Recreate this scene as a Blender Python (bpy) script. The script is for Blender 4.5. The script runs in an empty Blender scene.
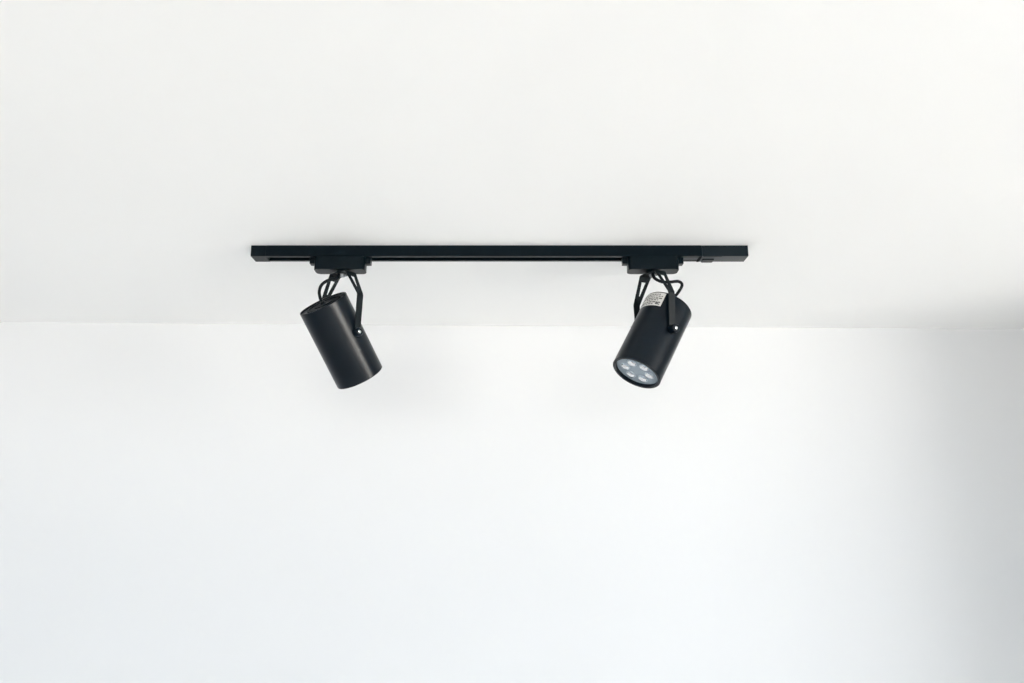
import bpy, bmesh, math
from math import radians, sin, cos, pi, atan2
from mathutils import Vector, Matrix

scene = bpy.context.scene
COL = scene.collection
CEIL = 2.40          # ceiling height
EYE = 1.824          # camera height
FR, BK = 1.558, 1.593   # front and back face of the light track (y)
YC = 0.5 * (FR + BK)
TB = CEIL - 0.0225   # underside of the track

# ------------------------------------------------------------------ materials
def mat(name, color, rough=0.5, metal=0.0, bump=0.0, bump_scale=200.0, var=0.0, var_scale=3.0, spec=0.5, coat=0.0):
    m = bpy.data.materials.new(name); m.use_nodes = True
    nt = m.node_tree; b = nt.nodes['Principled BSDF']
    b.inputs['Base Color'].default_value = (*color, 1)
    b.inputs['Roughness'].default_value = rough
    b.inputs['Metallic'].default_value = metal
    b.inputs['Specular IOR Level'].default_value = spec
    b.inputs['Coat Weight'].default_value = coat
    tc = nt.nodes.new('ShaderNodeTexCoord')
    if var > 0:
        n = nt.nodes.new('ShaderNodeTexNoise'); n.inputs['Scale'].default_value = var_scale
        n.inputs['Detail'].default_value = 4
        r = nt.nodes.new('ShaderNodeMixRGB')
        r.inputs[1].default_value = (*[c * (1 - var) for c in color], 1)
        r.inputs[2].default_value = (*[min(1, c * (1 + var)) for c in color], 1)
        nt.links.new(tc.outputs['Object'], n.inputs['Vector'])
        nt.links.new(n.outputs['Fac'], r.inputs[0]); nt.links.new(r.outputs[0], b.inputs['Base Color'])
    if bump > 0:
        n = nt.nodes.new('ShaderNodeTexNoise'); n.inputs['Scale'].default_value = bump_scale
        n.inputs['Detail'].default_value = 3
        bp = nt.nodes.new('ShaderNodeBump'); bp.inputs['Strength'].default_value = bump
        bp.inputs['Distance'].default_value = 0.0005
        nt.links.new(tc.outputs['Object'], n.inputs['Vector'])
        nt.links.new(n.outputs['Fac'], bp.inputs['Height']); nt.links.new(bp.outputs[0], b.inputs['Normal'])
    return m

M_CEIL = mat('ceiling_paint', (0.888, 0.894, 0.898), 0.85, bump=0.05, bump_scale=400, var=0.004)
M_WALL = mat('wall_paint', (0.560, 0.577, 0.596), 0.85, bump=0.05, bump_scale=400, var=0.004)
M_DARK = mat('dark_wall_paint', (0.22, 0.22, 0.22), 0.8, var=0.01)
M_GREY = mat('shade_grey_paint', (0.40, 0.40, 0.39), 0.8, var=0.01)  # return wall only, darkened to cut light bounced into the corner
M_TRIM = mat('trim_paint', (0.85, 0.85, 0.84), 0.4, bump=0.02)
M_RAIL = mat('black_rail_paint', (0.0003, 0.0034, 0.0060), 0.32, bump=0.05, bump_scale=900, spec=0.09)
M_CAP = mat('black_plastic', (0.0015, 0.0060, 0.0095), 0.28, bump=0.05, bump_scale=900, spec=0.21)
M_ADAPT = mat('adapter_plastic', (0.0004, 0.0034, 0.0058), 0.30, bump=0.05, bump_scale=900, spec=0.11)
M_BODY = mat('lamp_powder_coat', (0.0002, 0.0030, 0.0065), 0.29, bump=0.02, bump_scale=1500, spec=0.23)
M_YOKE = mat('yoke_powder_coat', (0.0040, 0.0070, 0.0090), 0.34, bump=0.08, bump_scale=1500, spec=0.22)
M_CABLE = mat('cable_rubber', (0.003, 0.005, 0.007), 0.45, spec=0.15)
M_NUT = mat('swivel_steel', (0.30, 0.31, 0.32), 0.35, metal=1.0, bump=0.02)
M_CHROME = mat('screw_chrome', (0.80, 0.82, 0.84), 0.16, metal=1.0, bump=0.01)
M_REFL = mat('led_plate', (0.27, 0.325, 0.375), 0.38, metal=0.15, var=0.05, var_scale=60)
M_CUP = mat('led_cup', (0.50, 0.56, 0.62), 0.30, metal=0.8, var=0.05, var_scale=60)
M_CHIP = mat('led_chip', (0.09, 0.11, 0.14), 0.4, var=0.1, var_scale=90)
M_INK = mat('label_ink', (0.10, 0.10, 0.10), 0.6, var=0.05)
M_BACK = mat('matt_black_plastic', (0.0010, 0.0040, 0.0065), 0.5, bump=0.05, bump_scale=900, spec=0.08)
M_GROOVE = mat('groove_black', (0.002, 0.003, 0.004), 0.6, bump=0.03, spec=0.03)

def label_mat():
    m = mat('silver_label', (0.62, 0.62, 0.60), 0.42, metal=0.1, var=0.05, var_scale=30)
    return m
M_LABEL = label_mat()

def lens_mat():
    m = bpy.data.materials.new('clear_optic'); m.use_nodes = True
    nt = m.node_tree; nt.nodes.clear()
    o = nt.nodes.new('ShaderNodeOutputMaterial'); mx = nt.nodes.new('ShaderNodeMixShader')
    t = nt.nodes.new('ShaderNodeBsdfTransparent'); g = nt.nodes.new('ShaderNodeBsdfGlossy')
    t.inputs[0].default_value = (0.94, 0.97, 1.0, 1); g.inputs['Roughness'].default_value = 0.08
    lw = nt.nodes.new('ShaderNodeLayerWeight'); lw.inputs[0].default_value = 0.45
    nt.links.new(lw.outputs['Fresnel'], mx.inputs[0])
    nt.links.new(t.outputs[0], mx.inputs[1]); nt.links.new(g.outputs[0], mx.inputs[2])
    nt.links.new(mx.outputs[0], o.inputs[0])
    return m
M_LENS = lens_mat()

def glass_mat():
    m = bpy.data.materials.new('window_glass'); m.use_nodes = True
    nt = m.node_tree; nt.nodes.clear()
    o = nt.nodes.new('ShaderNodeOutputMaterial'); mx = nt.nodes.new('ShaderNodeMixShader')
    t = nt.nodes.new('ShaderNodeBsdfTransparent'); g = nt.nodes.new('ShaderNodeBsdfGlossy')
    t.inputs[0].default_value = (0.97, 0.985, 0.98, 1); g.inputs['Roughness'].default_value = 0.0
    mx.inputs[0].default_value = 0.06
    nt.links.new(t.outputs[0], mx.inputs[1]); nt.links.new(g.outputs[0], mx.inputs[2])
    nt.links.new(mx.outputs[0], o.inputs[0])
    return m
M_GLASS = glass_mat()

def floor_mat():
    m = bpy.data.materials.new('oak_boards'); m.use_nodes = True
    nt = m.node_tree; b = nt.nodes['Principled BSDF']; b.inputs['Roughness'].default_value = 0.45
    tc = nt.nodes.new('ShaderNodeTexCoord')
    br = nt.nodes.new('ShaderNodeTexBrick'); br.inputs['Scale'].default_value = 1.0
    br.inputs['Brick Width'].default_value = 1.4; br.inputs['Row Height'].default_value = 0.14
    br.inputs['Mortar Size'].default_value = 0.002
    br.inputs['Color1'].default_value = (0.62, 0.60, 0.57, 1); br.inputs['Color2'].default_value = (0.59, 0.57, 0.54, 1)
    br.inputs['Mortar'].default_value = (0.2, 0.15, 0.1, 1)
    nt.links.new(tc.outputs['Object'], br.inputs['Vector']); nt.links.new(br.outputs['Color'], b.inputs['Base Color'])
    return m
M_FLOOR = floor_mat()

# ------------------------------------------------------------------ helpers
def smooth(bm, ang=35):
    for f in bm.faces: f.smooth = True
    for e in bm.edges:
        if len(e.link_faces) == 2 and e.calc_face_angle(0) > radians(ang): e.smooth = False

def obj(name, bm, m, parent=None, origin=None, sm=True, mats=None):
    bmesh.ops.recalc_face_normals(bm, faces=bm.faces)
    if sm: smooth(bm)
    o0 = Vector(origin) if origin is not None else (Vector(parent['_o']) if parent is not None and '_o' in parent else Vector())
    bmesh.ops.translate(bm, verts=bm.verts, vec=-o0)
    me = bpy.data.meshes.new(name); bm.to_mesh(me); bm.free()
    wn = name in ('end_cap', 'power_feed', 'adapter', 'clip_tab', 'release_latch', 'cover_plate', 'groove_insert', 'yoke')
    for q in (mats or [m]): me.materials.append(q)
    o = bpy.data.objects.new(name, me); COL.objects.link(o)
    if wn:
        q = o.modifiers.new('weighted_normals', 'WEIGHTED_NORMAL'); q.keep_sharp = True; q.weight = 100
    if parent is not None:
        o.parent = parent; o['_o'] = tuple(o0)
    else:
        o.location = o0
    return o

def thing(name, label, cat, loc, group=None):
    o = bpy.data.objects.new(name, None); COL.objects.link(o)
    o.empty_display_size = 0.05; o.location = loc; o['_o'] = tuple(loc)
    o['label'] = label; o['category'] = cat
    if group: o['group'] = group
    return o

def box(bm, x0, x1, y0, y1, z0, z1, bev=0.0, seg=2):
    vs = [bm.verts.new((x, y, z)) for x in (x0, x1) for y in (y0, y1) for z in (z0, z1)]
    fs = [(0, 1, 3, 2), (4, 6, 7, 5), (0, 4, 5, 1), (2, 3, 7, 6), (0, 2, 6, 4), (1, 5, 7, 3)]
    nf = [bm.faces.new([vs[i] for i in f]) for f in fs]
    if bev > 0:
        es = list({e for f in nf for e in f.edges})
        bmesh.ops.bevel(bm, geom=es, offset=bev, segments=seg, profile=0.5, affect='EDGES')

def prism(bm, pts, z0, z1, bev_bottom=0.0):
    """outline pts (x,y) extruded between z0 and z1, lower rim chamfered"""
    rings = []
    n = len(pts); cx = sum(p[0] for p in pts) / n; cy = sum(p[1] for p in pts) / n
    levels = [(z1, 0)]
    if bev_bottom > 0:
        for k in range(0, 4):
            a = k / 3 * pi / 2
            levels.append((z0 + bev_bottom * (1 - sin(a)), bev_bottom * (1 - cos(a))))
    else: levels.append((z0, 0))
    for z, ins in levels:
        rg = []
        for (x, y) in pts:
            dx, dy = x - cx, y - cy
            ex = ins if abs(dx) > 1e-9 else 0; ey = ins if abs(dy) > 1e-9 else 0
            rg.append(bm.verts.new((x - math.copysign(min(ex, abs(dx)), dx), y - math.copysign(min(ey, abs(dy)), dy), z)))
        rings.append(rg)
    for a, b in zip(rings, rings[1:]):
        for i in range(n): bm.faces.new((a[i], a[(i + 1) % n], b[(i + 1) % n], b[i]))
    bm.faces.new(rings[0]); bm.faces.new(rings[-1])

def rrect(x0, x1, y0, y1, r, n=8):
    pts = []
    for cx, cy, a0 in ((x1 - r, y1 - r, 0), (x0 + r, y1 - r, 90), (x0 + r, y0 + r, 180), (x1 - r, y0 + r, 270)):
        for k in range(n + 1):
            a = radians(a0 + 90 * k / n); pts.append((cx + r * cos(a), cy + r * sin(a)))
    return pts

def frame_of(axis):
    a = Vector(axis).normalized(); t = Vector((0, 0, 1)) if abs(a.z) < 0.9 else Vector((1, 0, 0))
    u = a.cross(t).normalized(); v = a.cross(u).normalized()
    return a, u, v

def lathe(bm, origin, axis, prof, n=64, closed=False, uv=None):
    """prof: list of (distance along axis, radius)"""
    a, u, v = frame_of(axis)
    if uv: u, v = uv
    o = Vector(origin); rings = []
    for (s, r) in prof:
        if r < 1e-7: rings.append([bm.verts.new(o + a * s)])
        else: rings.append([bm.verts.new(o + a * s + (u * cos(2 * pi * k / n) + v * sin(2 * pi * k / n)) * r) for k in range(n)])
    pairs = list(zip(rings, rings[1:])) + ([(rings[-1], rings[0])] if closed else [])
    for A, B in pairs:
        for k in range(n):
            k2 = (k + 1) % n
            if len(A) == 1 and len(B) == 1: continue
            if len(A) == 1: bm.faces.new((A[0], B[k], B[k2]))
            elif len(B) == 1: bm.faces.new((A[k], A[k2], B[0]))
            else: bm.faces.new((A[k], A[k2], B[k2], B[k]))

def tube(bm, pts, r, n=12, sub=10):
    P = [Vector(p) for p in pts]; P = [P[0] * 2 - P[1]] + P + [P[-1] * 2 - P[-2]]
    C = []
    for i in range(1, len(P) - 2):
        for k in range(sub):
            t = k / sub; p0, p1, p2, p3 = P[i - 1:i + 3]
            C.append(0.5 * ((2 * p1) + (-p0 + p2) * t + (2 * p0 - 5 * p1 + 4 * p2 - p3) * t * t + (-p0 + 3 * p1 - 3 * p2 + p3) * t ** 3))
    C.append(P[-2]); rings = []
    u = None
    for i, c in enumerate(C):
        d = (C[min(i + 1, len(C) - 1)] - C[max(i - 1, 0)]).normalized()
        if u is None: u = d.orthogonal().normalized()
        u = (u - d * u.dot(d)).normalized(); w = d.cross(u)
        rings.append([bm.verts.new(c + (u * cos(2 * pi * k / n) + w * sin(2 * pi * k / n)) * r) for k in range(n)])
    for A, B in zip(rings, rings[1:]):
        for k in range(n): bm.faces.new((A[k], A[(k + 1) % n], B[(k + 1) % n], B[k]))
    bm.faces.new(rings[0]); bm.faces.new(rings[-1])

def struct(name, bm, m, sm=False, mats=None):
    o = obj(name, bm, m, None, None, sm=sm, mats=mats); o['kind'] = 'structure'; return o

# ------------------------------------------------------------------ the room
XL, XR, YF, YB = -3.2, 4.4, -5.6, 2.194
SL = 0.0267                               # the back wall runs slightly askew
bk = lambda x: YB + SL * x
T = 0.15
def slab(name, m, x0, x1, y0, y1, z0, z1):
    b = bmesh.new(); box(b, x0, x1, y0, y1, z0, z1); return struct(name, b, m)
slab('floor', M_FLOOR, XL - T, XR + T, YF - T, YB + 0.35, -0.12, 0.0)
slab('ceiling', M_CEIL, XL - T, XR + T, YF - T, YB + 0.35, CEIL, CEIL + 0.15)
b = bmesh.new()
vs = [b.verts.new(p) for z in (0, CEIL) for p in ((XL, bk(XL), z), (XR, bk(XR), z), (XR, bk(XR) + T, z), (XL, bk(XL) + T, z))]
for f in ((0, 1, 2, 3), (4, 7, 6, 5), (0, 4, 5, 1), (1, 5, 6, 2), (2, 6, 7, 3), (3, 7, 4, 0)): b.faces.new([vs[i] for i in f])
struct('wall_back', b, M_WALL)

def wall_with_hole_x(name, x0, x1, y0, y1, hy0, hy1, hz0, hz1):
    b = bmesh.new()
    for (a, c, d, e) in ((y0, hy0, 0, CEIL), (hy1, y1, 0, CEIL), (hy0, hy1, 0, hz0), (hy0, hy1, hz1, CEIL)):
        if c - a > 1e-4 and e - d > 1e-4: box(b, x0, x1, a, c, d, e)
    return struct(name, b, M_WALL)
def wall_with_hole_y(name, y0, y1, x0, x1, hx0, hx1, hz0, hz1):
    b = bmesh.new()
    for (a, c, d, e) in ((x0, hx0, 0, CEIL), (hx1, x1, 0, CEIL), (hx0, hx1, 0, hz0), (hx0, hx1, hz1, CEIL)):
        if c - a > 1e-4 and e - d > 1e-4: box(b, a, c, y0, y1, d, e)
    return struct(name, b, M_WALL)
W1 = (-3.9, 0.10, 1.10, 2.35)              # big window in the right wall
W2 = (-3.1, 1.9, 1.60, 2.35)              # unseen window behind the camera, added for fill light
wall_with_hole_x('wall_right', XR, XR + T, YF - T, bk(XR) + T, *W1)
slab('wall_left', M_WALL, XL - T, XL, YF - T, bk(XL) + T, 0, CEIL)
wall_with_hole_y('wall_front', YF - T, YF, XL, XR, *W2)
# unseen return of wall, added out of frame to shade the right corner
slab('shade_wall_return', M_GREY, 1.53, 1.77, 1.63, bk(1.6), 0, CEIL)

def window(name, axis, pos, a0, a1, z0, z1, n):
    b = bmesh.new(); w = 0.05; d = 0.03
    def bb(p0, p1, q0, q1):
        if axis == 'x': box(b, pos - d, pos + d, p0, p1, q0, q1)
        else: box(b, p0, p1, pos - d, pos + d, q0, q1)
    bb(a0, a0 + w, z0, z1); bb(a1 - w, a1, z0, z1); bb(a0 + w, a1 - w, z0, z0 + w); bb(a0 + w, a1 - w, z1 - w, z1)
    for k in range(1, n):
        c = a0 + (a1 - a0) * k / n; bb(c - w / 2, c + w / 2, z0 + w, z1 - w)
    fr = struct(name, b, M_TRIM)
    for k in range(n):
        p0 = a0 + (a1 - a0) * k / n + w * 0.55; p1 = a0 + (a1 - a0) * (k + 1) / n - w * 0.55
        g = bmesh.new()
        if axis == 'x': vs = [g.verts.new(p) for p in ((pos, p0, z0 + w), (pos, p1, z0 + w), (pos, p1, z1 - w), (pos, p0, z1 - w))]
        else: vs = [g.verts.new(p) for p in ((p0, pos, z0 + w), (p1, pos, z0 + w), (p1, pos, z1 - w), (p0, pos, z1 - w))]
        g.faces.new(vs)
        me = bpy.data.meshes.new('pane'); g.to_mesh(me); g.free(); me.materials.append(M_GLASS)
        o = bpy.data.objects.new('pane', me); COL.objects.link(o); o.parent = fr
window('window_1', 'x', XR + T / 2, *W1, 3)
window('fill_window', 'y', YF - T / 2, *W2, 4)  # out of view, added as front fill
def baseboard(name, pts):
    b = bmesh.new(); box(b, *pts, 0.0, 0.08); struct(name, b, M_TRIM)
baseboard('baseboard_left', (XL, XL + 0.015, YF + 0.015, bk(XL) - 0.02))
baseboard('baseboard_front', (XL, XR, YF, YF + 0.015))
baseboard('baseboard_right', (XR - 0.015, XR, YF + 0.015, bk(1.8)))
b = bmesh.new()
for xa, xb in ((XL + 0.015, 1.525), (1.775, XR - 0.015)):
    v = [b.verts.new(p) for z in (0, 0.08) for p in ((xa, bk(xa) - 0.015, z), (xb, bk(xb) - 0.015, z), (xb, bk(xb), z), (xa, bk(xa), z))]
    for f in ((0, 1, 2, 3), (4, 7, 6, 5), (0, 4, 5, 1), (1, 5, 6, 2), (2, 6, 7, 3), (3, 7, 4, 0)): b.faces.new([v[i] for i in f])
struct('baseboard_back', b, M_TRIM)

# ------------------------------------------------------------------ the light track
X0, X1 = -0.5245, 0.4745
XCAP, XFEED = X0 + 0.030, X1 - 0.093
TR = thing('light_track', 'long straight black metal lighting track fixed to the white ceiling, carrying two spotlights',
           'light track', ((X0 + X1) / 2, YC, CEIL))
# rail: channel section swept along x
g0, g1, gd = FR + 0.0105, BK - 0.0085, 0.016
sec = [(FR, CEIL), (FR, TB + 0.0008), (FR + 0.0008, TB), (g0, TB), (g0, TB + 0.003), (g0 - 0.004, TB + 0.004), (g0 - 0.004, TB + gd),
       (g1 + 0.004, TB + gd), (g1 + 0.004, TB + 0.004), (g1, TB + 0.003), (g1, TB), (BK - 0.0008, TB), (BK, TB + 0.0008), (BK, CEIL)]
b = bmesh.new()
A = [b.verts.new((XCAP, y, z)) for y, z in sec]; B = [b.verts.new((XFEED, y, z)) for y, z in sec]
for i in range(len(sec)): j = (i + 1) % len(sec); b.faces.new((A[i], A[j], B[j], B[i]))
b.faces.new(A); b.faces.new(B)
rail = obj('rail', b, M_RAIL, TR, sm=False)
b = bmesh.new()                                                     # copper strips inside the groove
for y in (g0 - 0.0035, g1 + 0.0023): box(b, XCAP + 0.002, XFEED - 0.002, y, y + 0.0012, TB + 0.009, TB + 0.012)
obj('conductor', b, mat('copper', (0.55, 0.26, 0.13), 0.35, metal=1.0, var=0.1, var_scale=40), rail)
b = bmesh.new(); box(b, X0, XCAP - 0.0002, FR - 0.0004, BK + 0.0004, TB - 0.0004, CEIL, 0.0008)
obj('end_cap', b, M_RAIL, TR)
b = bmesh.new(); box(b, XFEED + 0.0004, X1, FR - 0.0004, BK + 0.0004, TB - 0.0003, CEIL, 0.0010)
feed = obj('power_feed', b, M_CAP, TR)
b = bmesh.new(); prism(b, rrect(XFEED + 0.004, XFEED + 0.028, BK - 0.020, BK - 0.001, 0.003), TB - 0.0028, TB + 0.001, 0.001)
obj('release_latch', b, M_ADAPT, feed)
b = bmesh.new()                                                     # stepped cover plate and its slanted seam
v = [(XFEED + 0.002, FR + 0.001), (XFEED + 0.040, FR + 0.001), (XFEED + 0.030, BK - 0.021), (XFEED + 0.004, BK - 0.021)]
prism(b, v, TB - 0.0012, TB + 0.001, 0.0)
obj('cover_plate', b, M_CAP, feed)
b = bmesh.new(); box(b, XFEED - 0.0045, XFEED + 0.0002, FR + 0.003, BK - 0.0005, TB - 0.0009, TB + 0.001)
obj('seam', b, M_GROOVE, feed)
b = bmesh.new(); box(b, XFEED - 0.040, XFEED - 0.0047, g0 - 0.0002, g1 + 0.0002, TB + 0.0004, TB + 0.012, 0.0003)
obj('groove_insert', b, M_CAP, feed)

# ------------------------------------------------------------------ spotlights
CT = radians(13.6)
CF, CU, CX = Vector((0, cos(CT), sin(CT))), Vector((0, -sin(CT), cos(CT))), Vector((1, 0, 0))
R = 0.0491

def strap(bm, c, h, w, half_top, half_low, half_foot, z_top, z_bend, z_foot, wt=0.027, wm=0.0150, wf=0.0140, th=0.0018):
    """U shaped steel strap: top plate, two splayed arms with a tapering slot, two upright feet"""
    for s in (1, -1):
        def P(k, vv, z, off): return c + h * s * k + w * vv + Vector((0, 0, z - c.z)) + off
        rows = []   # (dist along h, z, width, slot halfwidth or None)
        rows.append((0.0, z_top, wt, 0.0045)); rows.append((half_top - 0.001, z_top, wt, 0.0052))
        def slant(t): return half_top + (half_low - half_top) * t, z_top + (z_bend - z_top) * t, wt + (wm - wt) * t
        k, z, ww = slant(0.03); rows.append((k, z, ww, 0.0060))
        k, z, ww = slant(0.20); rows.append((k, z, ww, 0.0054))
        k, z, ww = slant(0.68); rows.append((k, z, ww, 0.0014))
        k, z, ww = slant(0.97); rows.append((k, z, ww, 0.0014))
        rows.append((half_low, z_bend - 0.002, wm, 0.0014)); rows.append((half_foot, z_foot, wf, 0.0014))
        r = wf / 2
        for q in (25, 50, 70, 84): rows.append((half_foot, z_foot - r * sin(radians(q)), wf * cos(radians(q)), 0.0014 * cos(radians(q))))
        grids = []
        for side in (0, 1):
            G = []
            for i, (k, z, ww, sl) in enumerate(rows):
                # inward offset for thickness
                if i < 2: n = Vector((0, 0, -1))
                elif i < 6: n = (h * -s * (z_top - z_bend) + Vector((0, 0, -(half_low - half_top)))).normalized()
                else: n = h * -s
                G.append([bm.verts.new(P(k, vv, z, n * th * side)) for vv in (-ww / 2, -sl, sl, ww / 2)])
            grids.append(G)
        O, I = grids
        hole = {3}
        for i in range(len(rows) - 1):
            for j in range(3):
                if i in hole and j == 1:
                    continue
                bm.faces.new((O[i][j], O[i][j + 1], O[i + 1][j + 1], O[i + 1][j]))
                bm.faces.new((I[i][j], I[i][j + 1], I[i + 1][j + 1], I[i + 1][j]))
            for j in (0, 3): bm.faces.new((O[i][j], O[i + 1][j], I[i + 1][j], I[i][j]))
        for i in hole:
            for j in (1, 2): bm.faces.new((O[i][j], O[i + 1][j], I[i + 1][j], I[i][j]))
            for ii in (i, i + 1): bm.faces.new((O[ii][1], O[ii][2], I[ii][2], I[ii][1]))
        for j in range(3): bm.faces.new((O[-1][j], O[-1][j + 1], I[-1][j + 1], I[-1][j]))
    bmesh.ops.remove_doubles(bm, verts=bm.verts, dist=1e-6)

def spotlight(px, ox, kn_len, d, zh, L, fr, label, cable, sticker, cap_lines):
    root = thing('track_spotlight', label, 'spotlight', (px, YC, TB), 'black spotlights hanging from the ceiling track')
    # adapter block with its two clip tabs
    b = bmesh.new(); prism(b, rrect(px - 0.0510, px + 0.0510, FR + 0.0002, BK + 0.0002, 0.009, 8), TB - 0.0272, TB - 0.0003, 0.0010)
    ad = obj('adapter', b, M_ADAPT, root)
    for s in (-1, 1):
        b = bmesh.new(); xa, xb = sorted((px + s * 0.0500, px + s * 0.0615))
        box(b, xa, xb, FR + 0.010, BK - 0.009, TB - 0.0125, TB + 0.002, 0.0008)
        obj('clip_tab', b, M_ADAPT, ad)
    b = bmesh.new(); lathe(b, (px + ox, YC, TB - 0.0268), (0, 0, -1), [(0, 0), (0, 0.013), (0.0030, 0.013), (0.0042, 0.0115), (0.0042, 0)], 40)
    obj('swivel_disc', b, M_ADAPT, ad)
    zt = TB - 0.0312
    b = bmesh.new(); lathe(b, (px + ox, YC, zt - 0.0022), (0, 0, -1), [(0, 0), (0, 0.0062), (0.0008, 0.0068), (0.0040, 0.0060), (0.0052, 0.004), (0.0055, 0)], 24)
    obj('swivel_nut', b, M_NUT, ad)
    d = Vector(d).normalized()
    h = Vector((d.y, -d.x, 0)).normalized()
    if h.y > 0: h = -h
    w = Vector((-h.y, h.x, 0))
    hc = Vector((px + ox, YC, zh)); top = hc - d * (L * fr); bot = hc + d * (L * (1 - fr))
    b = bmesh.new(); strap(b, Vector((px + ox, YC, zt)), h, w, 0.0235, 0.0560, 0.0525, zt, zt - 0.0530, zh)
    yk = obj('yoke', b, M_YOKE, root)
    # lamp housing: a tube open at the front, recessed back
    Ri = R - 0.0058
    prof = [(0.0035, 0.0), (0.0035, R - 0.0060), (0.0035, R - 0.0028), (0.0, R - 0.0018), (0.0, R - 0.0008), (0.0008, R),
            (L - 0.0010, R), (L, R - 0.0010), (L, Ri + 0.0006), (L - 0.0006, Ri), (L - 0.012, Ri), (L - 0.012, 0.0)]
    b = bmesh.new(); lathe(b, top, d, prof, 96)
    body = obj('housing', b, M_BODY, root)
    # back cap: shallow rings, a raised bridge and the cable gland
    b = bmesh.new()
    lathe(b, top + d * 0.0036, -d, [(0, 0), (0, 0.036), (0.0022, 0.035), (0.0022, 0.030), (0.0009, 0.0295), (0.0009, 0.020), (0.0024, 0.0192), (0.0028, 0.0)], 64)
    cap = obj('back_cap', b, M_BACK, body)
    # hinge knobs with a bright screw
    for s in (1, -1):
        b = bmesh.new(); k0 = hc + h * s * (R - 0.002)
        lathe(b, k0, h * s, [(0, 0), (0, 0.0085), (kn_len, 0.0085), (kn_len + 0.0015, 0.0072), (kn_len + 0.0017, 0.0050), (kn_len + 0.0005, 0.0045), (kn_len + 0.0005, 0)], 32)
        kn = obj('hinge_knob', b, M_BODY, yk)
        b = bmesh.new()
        lathe(b, k0 + h * s * (kn_len + 0.0006), h * s, [(0, 0), (0, 0.0034), (0.0010, 0.0034), (0.0022, 0.0022), (0.0025, 0.0)], 24)
        obj('screw', b, M_CHROME, kn)
    # led face
    lp = bot - d * 0.0065
    a_, u_, v_ = frame_of(d)
    # orient the ring of optics
    b = bmesh.new(); lathe(b, lp, d, [(-0.0020, 0), (-0.0020, Ri - 0.0002), (0, Ri - 0.0002), (0.0, Ri - 0.0012), (-0.0004, Ri - 0.0016), (-0.0004, 0.0)], 72)
    face = obj('led_face', b, M_REFL, root)
    for k in range(6):
        a = radians(8 + 60 * k); c = lp + (u_ * cos(a) + v_ * sin(a)) * 0.0250
        b = bmesh.new()
        lathe(b, c, d, [(-0.0003, 0.0025), (0.0001, 0.0030), (0.0008, 0.0060), (0.0016, 0.0085), (0.0018, 0.0092), (0.0012, 0.0098), (-0.0004, 0.0100)], 32)
        cup = obj('reflector_cup', b, M_CUP, face)
        b = bmesh.new(); lathe(b, c, d, [(-0.0004, 0.0), (-0.0004, 0.0030), (0.0003, 0.0028), (0.0004, 0)], 20)
        obj('led_chip', b, M_CHIP, cup)
        b = bmesh.new(); lathe(b, c, d, [(0.0016, 0.0084), (0.0028, 0.0076), (0.0038, 0.0050), (0.0042, 0.0025), (0.0043, 0.0)], 28)
        obj('optic', b, M_LENS, cup)
    # power cable
    b = bmesh.new(); tube(b, cable, 0.0032, 12, 12); obj('cable', b, M_CABLE, root)
    b = bmesh.new(); ce = Vector(cable[-1]); lathe(b, ce + d * 0.004, -d, [(0, 0), (0, 0.0052), (0.006, 0.0048), (0.009, 0.0038), (0.009, 0)], 24)
    obj('cable_gland', b, M_CABLE, cap)
    if sticker:
        # silver rating sticker wrapped round the housing near its back end
        vw = (Vector((0, 0, EYE)) - top); nf = (vw - d * vw.dot(d)).normalized(); nl = nf.cross(d)
        if nl.x > 0: nl = -nl
        def S(ang, s, rr): return top + d * s + (nf * cos(ang) + nl * sin(ang)) * rr
        def patch(bm, a0, a1, s0, s1, r1, r0, n):
            rows = []
            for rr in (r0, r1):
                rows.append([[bm.verts.new(S(a0 + (a1 - a0) * i / n, s, rr)) for i in range(n + 1)] for s in (s0, s1)])
            for q in rows:
                for i in range(n): bm.faces.new((q[0][i], q[0][i + 1], q[1][i + 1], q[1][i]))
            for e in (0, 1):
                for i in range(n): bm.faces.new((rows[0][e][i], rows[0][e][i + 1], rows[1][e][i + 1], rows[1][e][i]))
            for i in (0, n): bm.faces.new((rows[0][0][i], rows[0][1][i], rows[1][1][i], rows[1][0][i]))
        b = bmesh.new(); patch(b, *sticker, R + 0.00025, R - 0.0002, 32)
        st = obj('rating_sticker', b, M_LABEL, body); st['label'] = 'silver sticker with small rows of dark print'
        a0, a1, s0, s1 = sticker
        b = bmesh.new(); da = a1 - a0; ds = s1 - s0
        import random; rnd = random.Random(4)
        for row in range(6):
            sr = s0 + ds * (0.09 + 0.15 * row); x = 0.06 + (0.10 if row % 3 == 0 else 0)
            while x < 0.90:
                wd = rnd.uniform(0.03, 0.11)
                if row in (5, 6) and 0.10 < x < 0.25: x += 0.05; continue
                patch(b, a0 + da * x, a0 + da * min(0.93, x + wd), sr, sr + ds * (0.07 if row % 2 else 0.09), R + 0.00040, R + 0.0001, 4)
                x += wd + 0.03
                if x > (0.93, 0.80, 0.90, 0.62, 0.85, 0.93, 0.80)[row]: break
        patch(b, a0 + da * 0.12, a0 + da * 0.21, s0 + ds * 0.72, s0 + ds * 0.90, R + 0.00040, R + 0.0001, 4)
        obj('print', b, M_INK, st, sm=False)
    return root

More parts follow.
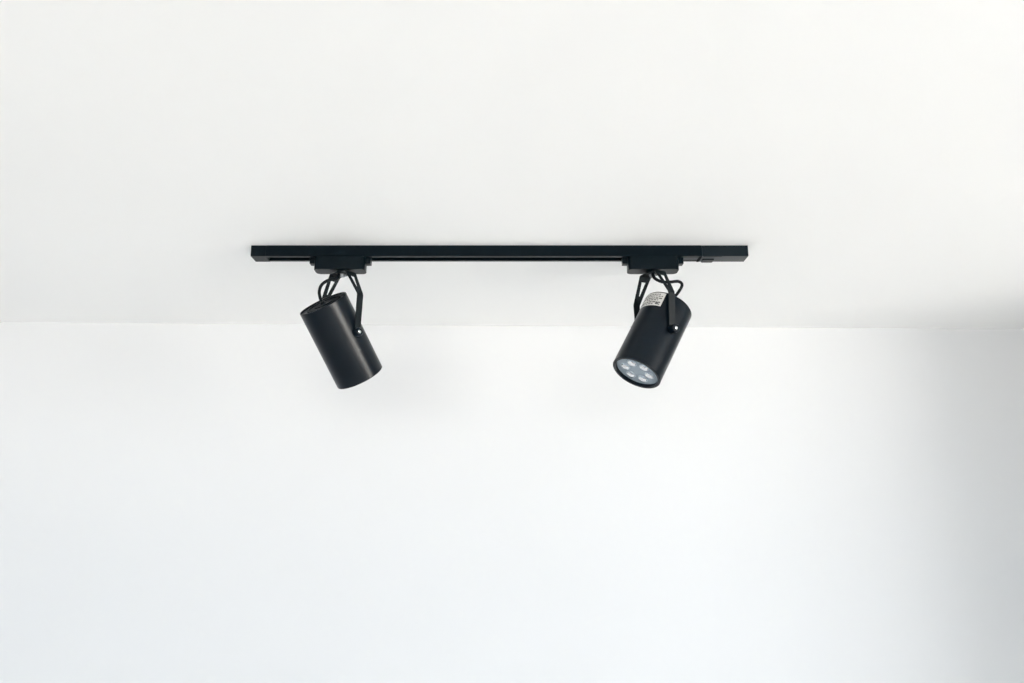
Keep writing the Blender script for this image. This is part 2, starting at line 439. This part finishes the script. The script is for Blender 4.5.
# cable runs (z from eye height)
CABLE_L = [(x, y, EYE + z) for x, y, z in [(-0.3481, 1.572, 0.519), (-0.3504, 1.562, 0.5063), (-0.3639, 1.556, 0.5022), (-0.3766, 1.553, 0.4919), (-0.3801, 1.549, 0.4762), (-0.3759, 1.545, 0.4596), (-0.3695, 1.541, 0.4482)]]
CABLE_R = [(x, y, EYE + z) for x, y, z in [(0.2824, 1.57, 0.5194), (0.2863, 1.566, 0.5086), (0.3008, 1.57, 0.503), (0.3208, 1.58, 0.5058), (0.3386, 1.592, 0.5107), (0.3471, 1.6, 0.5058), (0.3396, 1.602, 0.4914), (0.3218, 1.594, 0.47)]]

def aim(ix, iy, beta):
    n = math.hypot(ix, iy); c = cos(radians(beta))
    return c * (CX * (ix / n) - CU * (iy / n)) + CF * sin(radians(beta))

spotlight(-0.3465, 0.0050, 0.0105, aim(31.8, 73.5, 17.0), EYE + 0.3920, 0.167, 0.440,
          'left black cylinder spotlight on the track, aimed away so its closed back cap shows',
          CABLE_L, None, True)
spotlight(0.2843, -0.0010, 0.0160, aim(-0.530, 0.90, -26.5), EYE + 0.3945, 0.168, 0.425,
          'right black cylinder spotlight on the track, its round LED face and silver sticker showing',
          CABLE_R, (radians(18), radians(92), 0.003, 0.0360), False)

# strip helper properties
for o in bpy.data.objects:
    if '_o' in o: del o['_o']

# ------------------------------------------------------------------ daylight
w = bpy.data.worlds.new('World'); scene.world = w; w.use_nodes = True
nt = w.node_tree; bg = nt.nodes['Background']
tc = nt.nodes.new('ShaderNodeTexCoord'); sp = nt.nodes.new('ShaderNodeSeparateXYZ'); rp = nt.nodes.new('ShaderNodeValToRGB')
mp = nt.nodes.new('ShaderNodeMapRange'); mp.inputs['From Min'].default_value = -1; mp.inputs['From Max'].default_value = 1
nt.links.new(tc.outputs['Generated'], sp.inputs[0]); nt.links.new(sp.outputs['Z'], mp.inputs['Value'])
nt.links.new(mp.outputs[0], rp.inputs[0]); nt.links.new(rp.outputs[0], bg.inputs[0])
cr = rp.color_ramp
cr.elements[0].position = 0.0; cr.elements[0].color = (0.95, 0.88, 0.80, 1)     # pale paving outside
cr.elements[1].position = 1.0; cr.elements[1].color = (0.42, 0.48, 0.56, 1)
e = cr.elements.new(0.485); e.color = (1.0, 0.93, 0.86, 1)
e = cr.elements.new(0.505); e.color = (0.64, 0.66, 0.69, 1)
e = cr.elements.new(0.60); e.color = (0.56, 0.60, 0.655, 1)
bg.inputs['Strength'].default_value = 26.0

def portal(name, loc, rot, sx, sy):
    l = bpy.data.lights.new(name, 'AREA'); l.shape = 'RECTANGLE'; l.size = sx; l.size_y = sy
    l.cycles.is_portal = True
    o = bpy.data.objects.new(name, l); COL.objects.link(o); o.location = loc; o.rotation_euler = rot
portal('daylight_portal', (XR + T, (W1[0] + W1[1]) / 2, (W1[2] + W1[3]) / 2), (0, radians(90), 0), W1[3] - W1[2], W1[1] - W1[0])

portal('daylight_portal', ((W2[0] + W2[1]) / 2, YF - T, (W2[2] + W2[3]) / 2), (radians(90), 0, 0), W2[1] - W2[0], W2[3] - W2[2])

# ------------------------------------------------------------------ camera
cam = bpy.data.cameras.new('camera'); co = bpy.data.objects.new('camera', cam); COL.objects.link(co)
cam.sensor_fit = 'HORIZONTAL'; cam.sensor_width = 36.0; cam.lens = 36.0 * 820 / 1024; cam.clip_start = 0.02
co.location = (0, 0, EYE); co.rotation_euler = (radians(90) + CT, 0, 0)
scene.camera = co
vs_ = scene.view_settings
vs_.view_transform = 'Standard'; vs_.look = 'None'; vs_.gamma = 1.0; vs_.use_curve_mapping = False
vs_.exposure = 0.11
scene.cycles.use_denoising = True
scene.cycles.max_bounces = 16; scene.cycles.diffuse_bounces = 10
